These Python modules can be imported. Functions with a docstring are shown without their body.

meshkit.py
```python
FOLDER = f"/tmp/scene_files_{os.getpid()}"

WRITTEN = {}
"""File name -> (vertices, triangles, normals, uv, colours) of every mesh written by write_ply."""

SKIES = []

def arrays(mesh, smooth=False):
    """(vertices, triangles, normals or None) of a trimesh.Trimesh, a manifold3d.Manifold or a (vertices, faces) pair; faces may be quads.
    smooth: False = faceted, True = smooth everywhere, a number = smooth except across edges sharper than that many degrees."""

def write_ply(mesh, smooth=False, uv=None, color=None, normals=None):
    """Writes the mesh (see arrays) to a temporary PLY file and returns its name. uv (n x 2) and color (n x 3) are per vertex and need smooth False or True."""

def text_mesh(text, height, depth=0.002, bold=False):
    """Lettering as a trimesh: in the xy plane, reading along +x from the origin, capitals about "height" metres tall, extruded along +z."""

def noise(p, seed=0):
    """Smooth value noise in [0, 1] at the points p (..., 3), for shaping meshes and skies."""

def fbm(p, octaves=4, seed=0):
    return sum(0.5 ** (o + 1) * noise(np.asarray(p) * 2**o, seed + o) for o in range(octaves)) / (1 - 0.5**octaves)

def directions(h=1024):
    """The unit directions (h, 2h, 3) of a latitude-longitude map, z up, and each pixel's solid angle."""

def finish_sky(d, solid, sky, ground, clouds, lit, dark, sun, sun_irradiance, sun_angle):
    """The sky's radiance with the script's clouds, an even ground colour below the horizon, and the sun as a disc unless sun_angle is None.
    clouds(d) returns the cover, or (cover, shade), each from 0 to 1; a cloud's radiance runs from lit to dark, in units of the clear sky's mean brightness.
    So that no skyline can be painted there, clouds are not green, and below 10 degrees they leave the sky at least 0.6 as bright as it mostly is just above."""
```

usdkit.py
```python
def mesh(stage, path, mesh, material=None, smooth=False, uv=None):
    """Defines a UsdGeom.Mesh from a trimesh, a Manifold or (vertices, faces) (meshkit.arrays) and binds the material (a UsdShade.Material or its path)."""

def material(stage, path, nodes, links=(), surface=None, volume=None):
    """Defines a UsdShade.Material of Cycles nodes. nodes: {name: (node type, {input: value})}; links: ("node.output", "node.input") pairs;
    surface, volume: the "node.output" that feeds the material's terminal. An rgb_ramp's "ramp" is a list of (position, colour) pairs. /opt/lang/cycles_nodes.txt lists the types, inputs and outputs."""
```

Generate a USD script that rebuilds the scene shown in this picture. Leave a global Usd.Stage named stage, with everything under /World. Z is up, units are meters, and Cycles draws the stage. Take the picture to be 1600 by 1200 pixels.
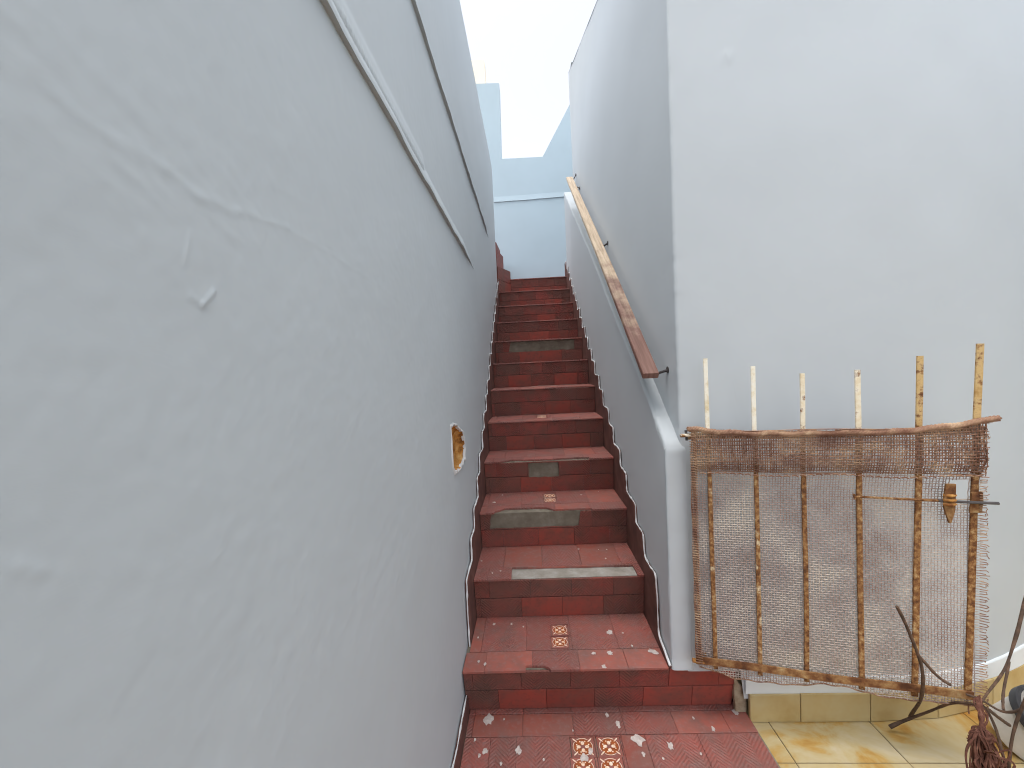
import math, random
import numpy as np, trimesh, usdkit, meshkit
from shapely.geometry import Polygon, box as sbox, Point
from shapely import affinity
from pxr import Usd, UsdGeom, UsdLux, UsdShade, Gf, Sdf

stage = Usd.Stage.CreateInMemory()
UsdGeom.SetStageUpAxis(stage, UsdGeom.Tokens.z)
UsdGeom.SetStageMetersPerUnit(stage, 1.0)
UsdGeom.Xform.Define(stage, '/World')
UsdGeom.Scope.Define(stage, '/World/Looks')
rng = random.Random(7)
nrg = np.random.default_rng(7)

# ------------------------------------------------------------------ camera, sky, sun, exposure
EXPOSURE = 1.16
SKY_STRENGTH = 0.15
SUN_INTENSITY, SUN_ANGLE = 0.12, 45.0
SUN_DIR = np.array([-0.10, -0.10, 0.95]); SUN_DIR /= np.linalg.norm(SUN_DIR)   # towards the sun
F_PX, YAW, PITCH, ROLL = 611.06, -.0480, -.0409, -.0473
CAM = np.array([0, 0, 1.2227])
_w = np.array([math.sin(YAW) * math.cos(PITCH), math.cos(YAW) * math.cos(PITCH), math.sin(PITCH)])
_r0 = np.array([math.cos(YAW), -math.sin(YAW), 0]); _u0 = np.cross(_r0, _w)
_r = _r0 * math.cos(ROLL) + _u0 * math.sin(ROLL); _u = -_r0 * math.sin(ROLL) + _u0 * math.cos(ROLL)
cam = UsdGeom.Camera.Define(stage, '/World/camera')
cam.AddTransformOp().Set(Gf.Matrix4d(*_r, 0, *_u, 0, *(-_w), 0, *CAM, 1))
cam.CreateHorizontalApertureAttr(36.0); cam.CreateVerticalApertureAttr(27.0)
cam.CreateFocalLengthAttr(F_PX / 1600 * 36)
cam.CreateClippingRangeAttr(Gf.Vec2f(0.02, 500))
cam.CreateExposureAttr(EXPOSURE)

sky_m = usdkit.material(stage, '/World/Looks/sky_look', {
    "s": ("sky_texture", {"sky_type": "single_scattering", "sun_disc": False, "sun_elevation": float(math.asin(SUN_DIR[2])),
                          "sun_rotation": float(math.atan2(SUN_DIR[0], SUN_DIR[1])), "aerosol_density": 3.0}),
    "d": ("hsv", {"saturation": 0.30, "value": 1.0}),
    "b": ("background_shader", {"strength": SKY_STRENGTH})},
    [("s.color", "d.color"), ("d.color", "b.color")], surface="b.background")
dome = UsdLux.DomeLight.Define(stage, '/World/sky')
UsdShade.MaterialBindingAPI.Apply(dome.GetPrim()).Bind(sky_m)
dome.GetPrim().SetCustomDataByKey('kind', 'structure')
sun = UsdLux.DistantLight.Define(stage, '/World/sun')
sun.CreateNormalizeAttr(True); sun.CreateIntensityAttr(SUN_INTENSITY); sun.CreateAngleAttr(SUN_ANGLE)
sun.CreateColorAttr(Gf.Vec3f(1.0, 0.965, 0.91))
_z = SUN_DIR; _x = np.cross([0, 0, 1], _z); _x /= np.linalg.norm(_x); _y = np.cross(_z, _x)
sun.AddTransformOp().Set(Gf.Matrix4d(*_x, 0, *_y, 0, *_z, 0, 0, 0, 10, 1))

# ------------------------------------------------------------------ helpers
USED = {}
def path_for(name, parent):
    base = (str(parent.GetPath()) if parent is not None else '/World') + '/' + name
    n = USED.get(base, -1) + 1; USED[base] = n
    return base if n == 0 else f'{base}_{n:03d}'
def tag(p, label=None, cat=None, group=None, kind=None):
    p = p.GetPrim() if hasattr(p, 'GetPrim') else p
    for k, v in (('label', label), ('category', cat), ('group', group), ('kind', kind)):
        if v: p.SetCustomDataByKey(k, v)
    return p
def obj(name, mesh, mat, parent=None, smooth=False):
    return usdkit.mesh(stage, path_for(name, parent), mesh, mat, smooth=smooth).GetPrim()
def thing(name, label, cat, group=None, kind='thing'):
    return tag(UsdGeom.Xform.Define(stage, path_for(name, None)), label, cat, group, kind)
def cat_(ms): return trimesh.util.concatenate([m for m in ms if m is not None])
def bx(x0, x1, y0, y1, z0, z1):
    m = trimesh.creation.box(extents=(x1 - x0, y1 - y0, z1 - z0)); m.apply_translation(((x0 + x1) / 2, (y0 + y1) / 2, (z0 + z1) / 2)); return m
def grid_mesh(P):
    """P (n, m, 3) -> trimesh"""
    n, m = P.shape[:2]; i = np.arange(n * m).reshape(n, m)
    q = np.stack([i[:-1, :-1], i[1:, :-1], i[1:, 1:], i[:-1, 1:]], -1).reshape(-1, 4)
    return trimesh.Trimesh(P.reshape(-1, 3), np.vstack([q[:, [0, 1, 2]], q[:, [0, 2, 3]]]), process=False)
def tube(pts, r, n=8, closed_ends=True, jitter=0.0, seed=0):
    """a round bar through points; r a number or one per point"""
    P = np.asarray(pts, float); r = np.broadcast_to(np.asarray(r, float), len(P)).copy()
    if jitter: r *= 1 + jitter * (meshkit.noise(np.c_[np.arange(len(P)) * .7, np.zeros(len(P)), np.zeros(len(P))], seed) - .5) * 2
    t = np.gradient(P, axis=0); t /= np.maximum(np.linalg.norm(t, axis=1, keepdims=True), 1e-12)
    up = np.array([0, 0, 1.0]) if abs(t[0][2]) < .9 else np.array([1.0, 0, 0])
    a = np.cross(t[0], up); a /= np.linalg.norm(a); rings = []
    for k in range(len(P)):
        a = a - t[k] * (a @ t[k]); a /= np.linalg.norm(a); b = np.cross(t[k], a)
        an = np.linspace(0, 2 * np.pi, n, endpoint=False)
        rings.append(P[k] + r[k] * (np.cos(an)[:, None] * a + np.sin(an)[:, None] * b))
    V = np.vstack(rings); F = []
    for k in range(len(P) - 1):
        for j in range(n):
            q = [k * n + j, k * n + (j + 1) % n, (k + 1) * n + (j + 1) % n, (k + 1) * n + j]
            F += [[q[0], q[1], q[2]], [q[0], q[2], q[3]]]
    if closed_ends:
        V = np.vstack([V, P[0], P[-1]]); c0, c1 = len(V) - 2, len(V) - 1; o = (len(P) - 1) * n
        for j in range(n): F += [[c0, (j + 1) % n, j], [c1, o + j, o + (j + 1) % n]]
    return trimesh.Trimesh(V, np.array(F), process=False)
def spline(pts, n=24):
    from scipy.interpolate import CubicSpline
    P = np.asarray(pts, float); d = np.r_[0, np.cumsum(np.linalg.norm(np.diff(P, axis=0), axis=1))]
    return CubicSpline(d, P)(np.linspace(0, d[-1], n))
def bar(a, b, w, d, side, bev=.0015):
    """rectangular bar from a to b; width w along side, depth d across, chamfered long edges"""
    a, b = np.asarray(a, float), np.asarray(b, float); t = (b - a) / np.linalg.norm(b - a)
    s = np.asarray(side, float); s = s - t * (s @ t); s /= np.linalg.norm(s); q = np.cross(t, s)
    sec = [(-w/2+bev, -d/2), (w/2-bev, -d/2), (w/2, -d/2+bev), (w/2, d/2-bev), (w/2-bev, d/2), (-w/2+bev, d/2), (-w/2, d/2-bev), (-w/2, -d/2+bev)]
    n = len(sec); V = np.array([p + s * u + q * v for p in (a, b) for u, v in sec]); F = []
    for j in range(n): F += [[j, (j + 1) % n, n + (j + 1) % n], [j, n + (j + 1) % n, n + j]]
    for j in range(1, n - 1): F += [[0, j + 1, j], [n, n + j, n + j + 1]]
    m = trimesh.Trimesh(V, np.array(F), process=False); m.fix_normals(); return m
def extrude(poly, h):
    out = [trimesh.creation.extrude_polygon(g, h, engine='earcut') for g in getattr(poly, 'geoms', [poly]) if g.geom_type == 'Polygon' and g.area > 1e-6]
    return cat_(out) if out else None
def fold(m, fn):
    m = m.copy(); m.vertices = fn(np.asarray(m.vertices)); m.fix_normals(); return m
def ray(px, py): return (px - 800) / F_PX * _r - (py - 600) / F_PX * _u + _w
def on(px, py, axis, val):
    """the point of the plane axis = val that was measured at a pixel of the photograph"""
    d = ray(px, py); return CAM + d * ((val - CAM[axis]) / d[axis])

# ------------------------------------------------------------------ materials
def mat(name, nodes, links, surface="p.BSDF"):
    return usdkit.material(stage, '/World/Looks/' + name, nodes, links, surface=surface)
def mottled(name, stops, scale=6, detail=5, rough=.8, bump=.2, bscale=60, bdist=.002, rnd=0.0, spec=.3, distortion=0.0, rampscale=None):
    """a surface whose colour runs over noise; rnd varies it between pieces"""
    nodes = {"g": ("geometry", {}), "n": ("noise_texture", {"scale": scale, "detail": detail, "roughness": .62, "distortion": distortion}), "r": ("rgb_ramp", {"ramp": stops}),
             "bn": ("noise_texture", {"scale": bscale, "detail": 4, "roughness": .6}), "b": ("bump", {"strength": bump, "distance": bdist}),
             "p": ("principled_bsdf", {"roughness": rough, "specular_ior_level": spec})}
    links = [("g.position", "n.vector"), ("g.position", "bn.vector"), ("n.fac", "r.fac"), ("bn.fac", "b.height"), ("b.normal", "p.normal")]
    if rnd:
        nodes.update({"o": ("object_info", {}), "m": ("map_range", {"from_min": 0, "from_max": 1, "to_min": 1 - rnd, "to_max": 1 + rnd}), "h": ("hsv", {"hue": .5, "saturation": 1})})
        links += [("o.random", "m.value"), ("m.result", "h.value"), ("r.color", "h.color"), ("h.color", "p.base_color")]
    else:
        links.append(("r.color", "p.base_color"))
    return mat(name, nodes, links)

def plaster(name, col, var=.05, bump=.35):
    """painted plaster: trowel relief of three sizes, faint blotches"""
    c = np.array(col)
    return mat(name, {
        "g": ("geometry", {}),
        "n": ("noise_texture", {"scale": 2.3, "detail": 6, "roughness": .6}),
        "r": ("rgb_ramp", {"ramp": [(.25, tuple(c * (1 - var))), (.5, tuple(c)), (.75, tuple(np.minimum(c * (1 + var * .7), 1)))]}),
        "mp": ("mapping", {"scale": (1, 1, 1.9), "rotation": (.35, .1, 0)}),
        "b1": ("noise_texture", {"scale": 14, "detail": 6, "roughness": .62, "distortion": .6}),
        "b2": ("noise_texture", {"scale": 170, "detail": 3, "roughness": .6}),
        "k1": ("bump", {"strength": bump * .5, "distance": .005}), "k2": ("bump", {"strength": bump * .6, "distance": .0006}),
        "p": ("principled_bsdf", {"roughness": .62, "specular_ior_level": .35})},
        [("g.position", "n.vector"), ("n.fac", "r.fac"), ("r.color", "p.base_color"), ("g.position", "mp.vector"), ("mp.vector", "b1.vector"), ("g.position", "b2.vector"),
         ("b1.fac", "k1.height"), ("b2.fac", "k2.height"), ("k1.normal", "k2.normal"), ("k2.normal", "p.normal")])

WALL = plaster('wall_plaster', (.415, .456, .474), var=.03, bump=.10)
WALLR = plaster('house_plaster', (.445, .478, .495), var=.03, bump=.07)
WALLB = plaster('blue_plaster', (.36, .455, .51), bump=.2)
PAINT = plaster('pale_paint', (.56, .57, .565), var=.10, bump=.3)
EDGEP = plaster('paint_bead', (.62, .63, .63), var=.06, bump=.3)
WHITE = plaster('white_band', (.66, .70, .72), var=.04, bump=.2)
CREAM = plaster('cream_plaster', (.78, .72, .60), bump=.2)

def red_tile(name, axis, base, dirt, amount, x0=-.25, half=.085, dusty=False, chev=True):
    """pressed clay tile with a herringbone relief (ridges mirrored at each half tile), grime in blotches and wear in the middle of the flight"""
    nodes = {
        "g": ("geometry", {}), "s": ("separate_xyz", {}), "o": ("object_info", {}),
        "sh": ("math", {"math_type": "subtract", "value2": x0}), "pp": ("math", {"math_type": "pingpong", "value2": half / 2}),
        "ad": ("math", {"math_type": "add"}), "ml": ("math", {"math_type": "multiply", "value2": 2 * math.pi / .0135}), "sn": ("math", {"math_type": "sine"}),
        "wn": ("noise_texture", {"scale": 9, "detail": 4}), "wr": ("map_range", {"from_min": .4, "from_max": .62, "to_min": .15, "to_max": 1.0, "clamp": True}),
        "hm": ("math", {"math_type": "multiply"}),
        "fn": ("noise_texture", {"scale": 240, "detail": 3}), "fm": ("math", {"math_type": "multiply_add", "value2": .5}),
        "bp": ("bump", {"strength": .75 if chev else .15, "distance": .0016}),
        "n1": ("noise_texture", {"scale": 11, "detail": 7, "roughness": .68}), "r1": ("map_range", {"from_min": .5 - .22 * amount, "from_max": .66, "to_min": 0.0, "to_max": 1.0, "clamp": True}),
        "n2": ("noise_texture", {"scale": 55, "detail": 5, "roughness": .7}), "r2": ("map_range", {"from_min": .5, "from_max": .75, "to_min": 0.0, "to_max": .5, "clamp": True}),
        "c1": ("color", {"value": base}), "hv": ("hsv", {"hue": .5, "saturation": 1.0}), "vr": ("map_range", {"from_min": 0, "from_max": 1, "to_min": .80, "to_max": 1.22}),
        "mx": ("mix", {"color2": dirt}), "mx2": ("mix", {"color2": (.245, .175, .165) if dusty else (.07, .04, .032)}),
        "gv": ("map_range", {"from_min": -1, "from_max": .2, "to_min": .30 if dusty else .22, "to_max": 0.0, "clamp": True}), "mx3": ("mix", {"color2": (.17, .12, .10) if dusty else (.065, .035, .028)}),
        "p": ("principled_bsdf", {"roughness": .55, "specular_ior_level": .38})}
    links = [("g.position", "s.vector"), ("s.x", "sh.value1"), ("sh.value", "pp.value1"), ("pp.value", "ad.value1"), (f"s.{axis}", "ad.value2"), ("ad.value", "ml.value1"), ("ml.value", "sn.value1"),
             ("g.position", "wn.vector"), ("wn.fac", "wr.value"), ("sn.value", "hm.value1"), ("wr.result", "hm.value2"), ("g.position", "fn.vector"), ("fn.fac", "fm.value1"), ("hm.value", "fm.value3"), ("fm.value", "bp.height"), ("bp.normal", "p.normal"),
             ("g.position", "n1.vector"), ("n1.fac", "r1.value"), ("g.position", "n2.vector"), ("n2.fac", "r2.value"),
             ("o.random", "vr.value"), ("vr.result", "hv.value"), ("c1.color", "hv.color"), ("hv.color", "mx.color1"), ("r1.result", "mx.fac"), ("mx.color", "mx2.color1"), ("r2.result", "mx2.fac"),
             ("hm.value", "gv.value"), ("gv.result", "mx3.fac"), ("mx2.color", "mx3.color1"), ("mx3.color", "p.base_color")]
    if not chev:
        links = [l for l in links if l != ("hm.value", "fm.value3") and l[1] != "mx3.fac"]; nodes["mx3"][1]["fac"] = 0.0
    return mat(name, nodes, links)
T_TREAD = red_tile('red_tread_tile', 'y', (.26, .070, .055), (.185, .085, .072), .75, dusty=True)
T_TREAD2 = red_tile('smooth_tread_tile', 'y', (.28, .080, .058), (.20, .092, .076), .5, dusty=True, chev=False)
T_RISE = red_tile('red_riser_tile', 'z', (.25, .052, .040), (.145, .062, .048), .9)
T_RISE2 = red_tile('worn_riser_tile', 'z', (.29, .054, .038), (.18, .062, .047), .7, chev=False)
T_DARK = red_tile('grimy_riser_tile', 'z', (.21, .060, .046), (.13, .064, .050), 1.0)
CEMENT = mottled('cement', [(.3, (.135, .115, .085)), (.55, (.20, .175, .135)), (.75, (.27, .25, .21))], scale=14, rough=.95, bump=.5, bscale=90, bdist=.004)
CEMENT_L = mottled('pale_cement', [(.3, (.22, .20, .165)), (.55, (.31, .285, .25)), (.75, (.40, .385, .36))], scale=14, rough=.95, bump=.5, bscale=90, bdist=.004)
MORTAR = mottled('beige_mortar', [(.3, (.22, .155, .095)), (.6, (.38, .31, .22))], scale=35, rough=.95, bump=.6)
SKIRT = mottled('brown_skirting', [(.3, (.060, .032, .027)), (.5, (.105, .045, .036)), (.7, (.15, .075, .060))], scale=12, rough=.7, bump=.3)
YTILE = mottled('yellow_tile', [(.34, (.34, .16, .028)), (.44, (.42, .27, .085)), (.52, (.44, .35, .18)), (.68, (.48, .41, .27))], scale=4.6, detail=5, rough=.42, bump=.15, bscale=120, bdist=.001, rnd=.06, distortion=.9)
YSKIRT = mottled('yellow_skirting', [(.3, (.40, .28, .11)), (.5, (.46, .35, .165)), (.7, (.48, .39, .21))], scale=9, rough=.45, bump=.15, bscale=140, bdist=.001, rnd=.07)
GROUT = mottled('dark_grout', [(.3, (.10, .07, .035)), (.7, (.20, .15, .08))], scale=30, rough=.95)
SPLAT = mottled('paint_splash', [(.3, (.36, .30, .275)), (.6, (.56, .50, .465))], scale=60, rough=.7)
GLAZE = mottled('orange_glaze', [(.3, (.20, .045, .014)), (.6, (.34, .095, .028))], scale=70, rough=.35)
GLAZE_C = mottled('cream_glaze', [(.35, (.66, .42, .28)), (.6, (.84, .70, .56))], scale=90, rough=.35)
WOOD = mat('handrail_wood', {
    "g": ("geometry", {}), "s": ("separate_xyz", {}), "mp": ("mapping", {"scale": (1, .06, .06)}),
    "n": ("noise_texture", {"scale": 90, "detail": 4, "roughness": .6, "distortion": .5}), "n2": ("noise_texture", {"scale": 9, "detail": 5, "roughness": .65}),
    "h": ("map_range", {"from_min": 1.25, "from_max": 2.0, "to_min": -.22, "to_max": .30}), "a": ("math", {"math_type": "add"}),
    "a2": ("map_range", {"from_min": .35, "from_max": .72, "to_min": 0, "to_max": 1, "clamp": True}),
    "gr": ("rgb_ramp", {"ramp": [(.3, (.33, .24, .155)), (.55, (.50, .39, .27)), (.75, (.60, .49, .36))]}),
    "vr": ("rgb_ramp", {"ramp": [(.3, (.12, .055, .040)), (.55, (.19, .095, .072)), (.8, (.26, .15, .12))]}),
    "m": ("mix", {}), "b": ("bump", {"strength": .3, "distance": .001}), "p": ("principled_bsdf", {"roughness": .5, "specular_ior_level": .4})},
    [("g.position", "mp.vector"), ("mp.vector", "n.vector"), ("g.position", "n2.vector"), ("g.position", "s.vector"), ("s.z", "h.value"), ("h.result", "a.value1"), ("n2.fac", "a.value2"), ("a.value", "a2.value"),
     ("n.fac", "gr.fac"), ("n.fac", "vr.fac"), ("a2.result", "m.fac"), ("vr.color", "m.color1"), ("gr.color", "m.color2"), ("m.color", "p.base_color"), ("n.fac", "b.height"), ("b.normal", "p.normal")])
IRON = mottled('dark_iron', [(.3, (.035, .032, .032)), (.7, (.09, .08, .078))], scale=60, rough=.5)
def painted_rust(name, zsplit, shift, paint=((.62, .50, .28), (.78, .73, .60), (.80, .78, .70))):
    """cream paint over iron; rust breaks through in patches and takes over below a height"""
    return mat(name, {
        "g": ("geometry", {}), "s": ("separate_xyz", {}), "n": ("noise_texture", {"scale": 28, "detail": 7, "roughness": .72}), "n2": ("noise_texture", {"scale": 70, "detail": 5, "roughness": .7}),
        "h": ("map_range", {"from_min": zsplit - .03, "from_max": zsplit + .05, "to_min": .30, "to_max": 0, "clamp": True}), "a": ("math", {"math_type": "add"}), "a1": ("math", {"math_type": "add", "value2": shift}),
        "f": ("map_range", {"from_min": .54, "from_max": .63, "to_min": 0, "to_max": 1, "clamp": True}),
        "ru": ("rgb_ramp", {"ramp": [(.33, (.075, .030, .012)), (.45, (.17, .070, .024)), (.55, (.29, .15, .055)), (.63, (.40, .27, .13)), (.74, (.52, .42, .26))]}),
        "pa": ("rgb_ramp", {"ramp": list(zip((.3, .5, .7), paint))}),
        "m": ("mix", {}), "b": ("bump", {"strength": .6, "distance": .002}), "p": ("principled_bsdf", {"roughness": .7, "specular_ior_level": .3})},
        [("g.position", "s.vector"), ("g.position", "n.vector"), ("g.position", "n2.vector"), ("s.z", "h.value"), ("n.fac", "a.value1"), ("h.result", "a.value2"), ("a.value", "a1.value1"), ("a1.value", "f.value"),
         ("n2.fac", "ru.fac"), ("n.fac", "pa.fac"), ("f.result", "m.fac"), ("pa.color", "m.color1"), ("ru.color", "m.color2"), ("m.color", "p.base_color"), ("n2.fac", "b.height"), ("b.normal", "p.normal")])
BAR_CLEAN = painted_rust('cream_bar', .975, -.09)
BAR_MID = painted_rust('spotted_cream_bar', .975, -.035, ((.58, .45, .25), (.72, .64, .48), (.78, .74, .64)))
BAR_RUSTY = painted_rust('rusty_cream_bar', .975, 0.05, ((.36, .21, .07), (.54, .38, .17), (.66, .55, .34)))
RUST = mottled('rust', [(.33, (.075, .028, .012)), (.46, (.16, .066, .024)), (.57, (.29, .16, .065)), (.7, (.42, .30, .15))], scale=22, detail=7, rough=.85, bump=.6, bscale=120)
RUST_GOLD = mottled('golden_rust', [(.3, (.16, .055, .016)), (.5, (.42, .20, .05)), (.7, (.62, .38, .13))], scale=40, detail=6, rough=.7, bump=.6, bscale=90)
RUST_DARK = mottled('dark_rust_wire', [(.3, (.045, .030, .022)), (.55, (.10, .062, .042)), (.75, (.19, .105, .065))], scale=40, detail=6, rough=.8, bump=.6, bscale=150)
THREAD = mottled('mesh_thread', [(.32, (.29, .20, .165)), (.5, (.42, .34, .30)), (.68, (.58, .50, .42))], scale=7.5, detail=5, rough=.9, bump=0)
THREAD_D = mottled('brown_hem_thread', [(.32, (.15, .068, .042)), (.47, (.24, .13, .085)), (.58, (.34, .21, .13)), (.7, (.48, .34, .22))], scale=14, detail=5, rough=.9, bump=0)
ROPE = mottled('red_brown_rope', [(.3, (.050, .020, .013)), (.55, (.115, .046, .031)), (.75, (.22, .115, .080))], scale=45, rough=.95, bump=.5)
BRICK = mottled('exposed_brick', [(.32, (.16, .065, .018)), (.5, (.50, .23, .055)), (.66, (.66, .40, .15))], scale=26, detail=6, rough=.95, bump=.9, bscale=70, bdist=.006)
BLACK = mottled('black_plastic', [(.3, (.016, .016, .019)), (.7, (.038, .038, .042))], scale=30, rough=.45)
PLASTIC = mottled('dusty_white_plastic', [(.3, (.46, .44, .41)), (.7, (.66, .64, .61))], scale=8, rough=.5)
EARTH = mottled('earth', [(.3, (.20, .17, .13)), (.7, (.30, .26, .20))], scale=2, rough=.95)

# ------------------------------------------------------------------ measured frame of the place
H, T, D, SK = .18, .261, 1.3092, .017        # riser, going, first nosing, skew of the risers
XL, XR = -.285, .437                         # left wall face, face of the low wall on the right
XU = .487                                    # face of the upper right wall
NSTEP = 12
def yr(k): return D + (k - 1) * T

# ground
g = bx(-300, 300, -300, 300, -.5, -.06)
tag(obj('ground', g, EARTH), kind='structure')

# ------------------------------------------------------------------ left wall
ys = np.r_[np.arange(-2.2, .12, .06), np.arange(.12, .5, .0016), np.arange(.5, 1.75, .005), np.arange(1.75, 3.9, .02), 3.9]
zs = np.r_[np.arange(-.05, .85, .0085), np.arange(.85, 1.62, .0032), np.arange(1.62, 2.0, .006), np.arange(2.0, 3.18, .02), 3.19]
Y, Z = np.meshgrid(ys, zs, indexing='ij')
q = np.stack([Y, Z, np.zeros_like(Y)], -1)
disp = .005 * (meshkit.fbm(q * 3.2, 2, 1) - .5) + .0008 * (meshkit.fbm(q * [16, 22, 1], 3, 2) - .5) + .0005 * (meshkit.fbm(q * [70, 60, 1], 2, 3) - .5)
def seg_dist(p, a, b):
    a, b = np.asarray(a), np.asarray(b); t = np.clip(((p - a) @ (b - a)) / ((b - a) @ (b - a)), 0, 1)
    return np.linalg.norm(p - (a + t[..., None] * (b - a)), axis=-1), t
p2 = q[..., :2]
def w2(px, py): return on(px, py, 0, XL)[[1, 2]]
# trowel ridges that run down across the plaster, thinning to a crack
path = [w2(90, 150), w2(170, 215), w2(260, 265), w2(310, 305), w2(372, 330), w2(450, 355), w2(560, 425), w2(640, 480)]
for a, b, amp, wd in zip(path[:-1], path[1:], [1.2, 1.6, 1.8, 2.2, 1.5, .9, .6], [.006, .006, .006, .005, .0035, .0026, .003]):
    wob = .006 * (meshkit.fbm(q * 45, 3, 9)[..., None] - .5) * np.array([1, 1.0])
    dd, t = seg_dist(p2 + wob, a, b); disp += .00022 * amp * np.exp(-(dd / wd) ** 2)
band = np.exp(-(np.min([seg_dist(p2, a, b)[0] for a, b in zip(path[:4], path[1:5])], axis=0) / .045) ** 2)
disp += band * .0010 * (meshkit.fbm(q * [34, 75, 1] + q[..., [1, 0, 2]] * 20, 3, 5) - .5)
# crescent of thick paint low on the left, and a lifted flake
cres = [w2(0, 878), w2(30, 886), w2(62, 892), w2(98, 895)]
for a, b in zip(cres[:-1], cres[1:]):
    dd, t = seg_dist(p2, a, b); disp += .0006 * np.exp(-(dd / .0045) ** 2) * .6
fl = Polygon([w2(298, 458), w2(334, 455), w2(318, 477)])
dd, t = seg_dist(p2, w2(300, 463), w2(318, 476)); disp += .0009 * np.exp(-(dd / .0024) ** 2)
dd, t = seg_dist(p2, w2(318, 476), w2(335, 456)); disp += .0012 * np.exp(-(dd / .0022) ** 2)
dd, t = seg_dist(p2, w2(298, 365), w2(290, 410)); disp += .0004 * np.exp(-(dd / .0025) ** 2)
# combed filler strip above the lower ledge
m1 = np.clip((1.172 - Y) / .04, 0, 1) * np.clip((Y - .45) / .08, 0, 1)
prof = np.exp(-((Z - 1.822) / .026) ** 4)
comb = .5 + .5 * np.sin((Y + .004 * np.sin(Z * 90)) * 2 * np.pi / .0185 + 7 * (meshkit.fbm(q * 8, 2, 4) - .5))
row = np.exp(-((Z - 1.808) / .012) ** 2) * np.clip((Y - .60) / .05, 0, 1)
disp += m1 * (.0040 * prof + .0055 * row * comb * (.5 + meshkit.noise(q * 14, 8)))
# hole in the plaster: the cells inside the outline are left out
hole_px = [(704, 668), (710, 664), (716, 668), (721, 674), (724, 684), (726, 700), (726, 716), (722, 726), (716, 736), (711, 738), (708, 730), (707, 715), (706, 695), (705, 680)]
hole = np.array([w2(*p) for p in hole_px]); hole_poly = Polygon(hole)
lw = grid_mesh(np.stack([XL + disp, Y, Z], -1))
c = lw.vertices[lw.faces].mean(1)
near = (c[:, 1] > 1.3) & (c[:, 1] < 1.6) & (c[:, 2] > .8) & (c[:, 2] < 1.06)
inside = np.zeros(len(c), bool); inside[near] = [hole_poly.contains(Point(p[1], p[2])) for p in c[near]]
lw.update_faces(~inside)
def flipn(m, axis, sign):
    if np.sign(m.face_normals[:, axis].mean()) != sign: m.invert()
    return m
lw = flipn(lw, 0, 1)
wall = thing('plaster_wall', 'long tall bluish white plaster wall filling the left half, beside the stairs', 'wall')
# rounded top and far end, and the wall's thickness
top = grid_mesh(np.stack([np.stack([np.full_like(ys, XL) + disp[:, -1] - dx, ys, np.full_like(ys, 3.19 + dz)], -1) for dx, dz in ((0, 0), (.006, .010), (.018, .014), (.20, .014))], 1))
end = grid_mesh(np.stack([np.stack([np.full_like(zs, XL) + disp[-1] - dx, np.full_like(zs, 3.9 + dy), zs], -1) for dx, dy in ((0, 0), (.006, .010), (.018, .014), (.20, .014))], 1))
obj('wall_body', cat_([bx(XL - .20, XL - .06, -2.2, 3.913, -.05, 3.203)]), WALL, wall)
obj('wall_face', lw, WALL, wall, smooth=True)
obj('wall_top', flipn(top, 2, 1), WALL, wall, smooth=True); obj('wall_end', flipn(end, 1, 1), WALL, wall, smooth=True)
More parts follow.
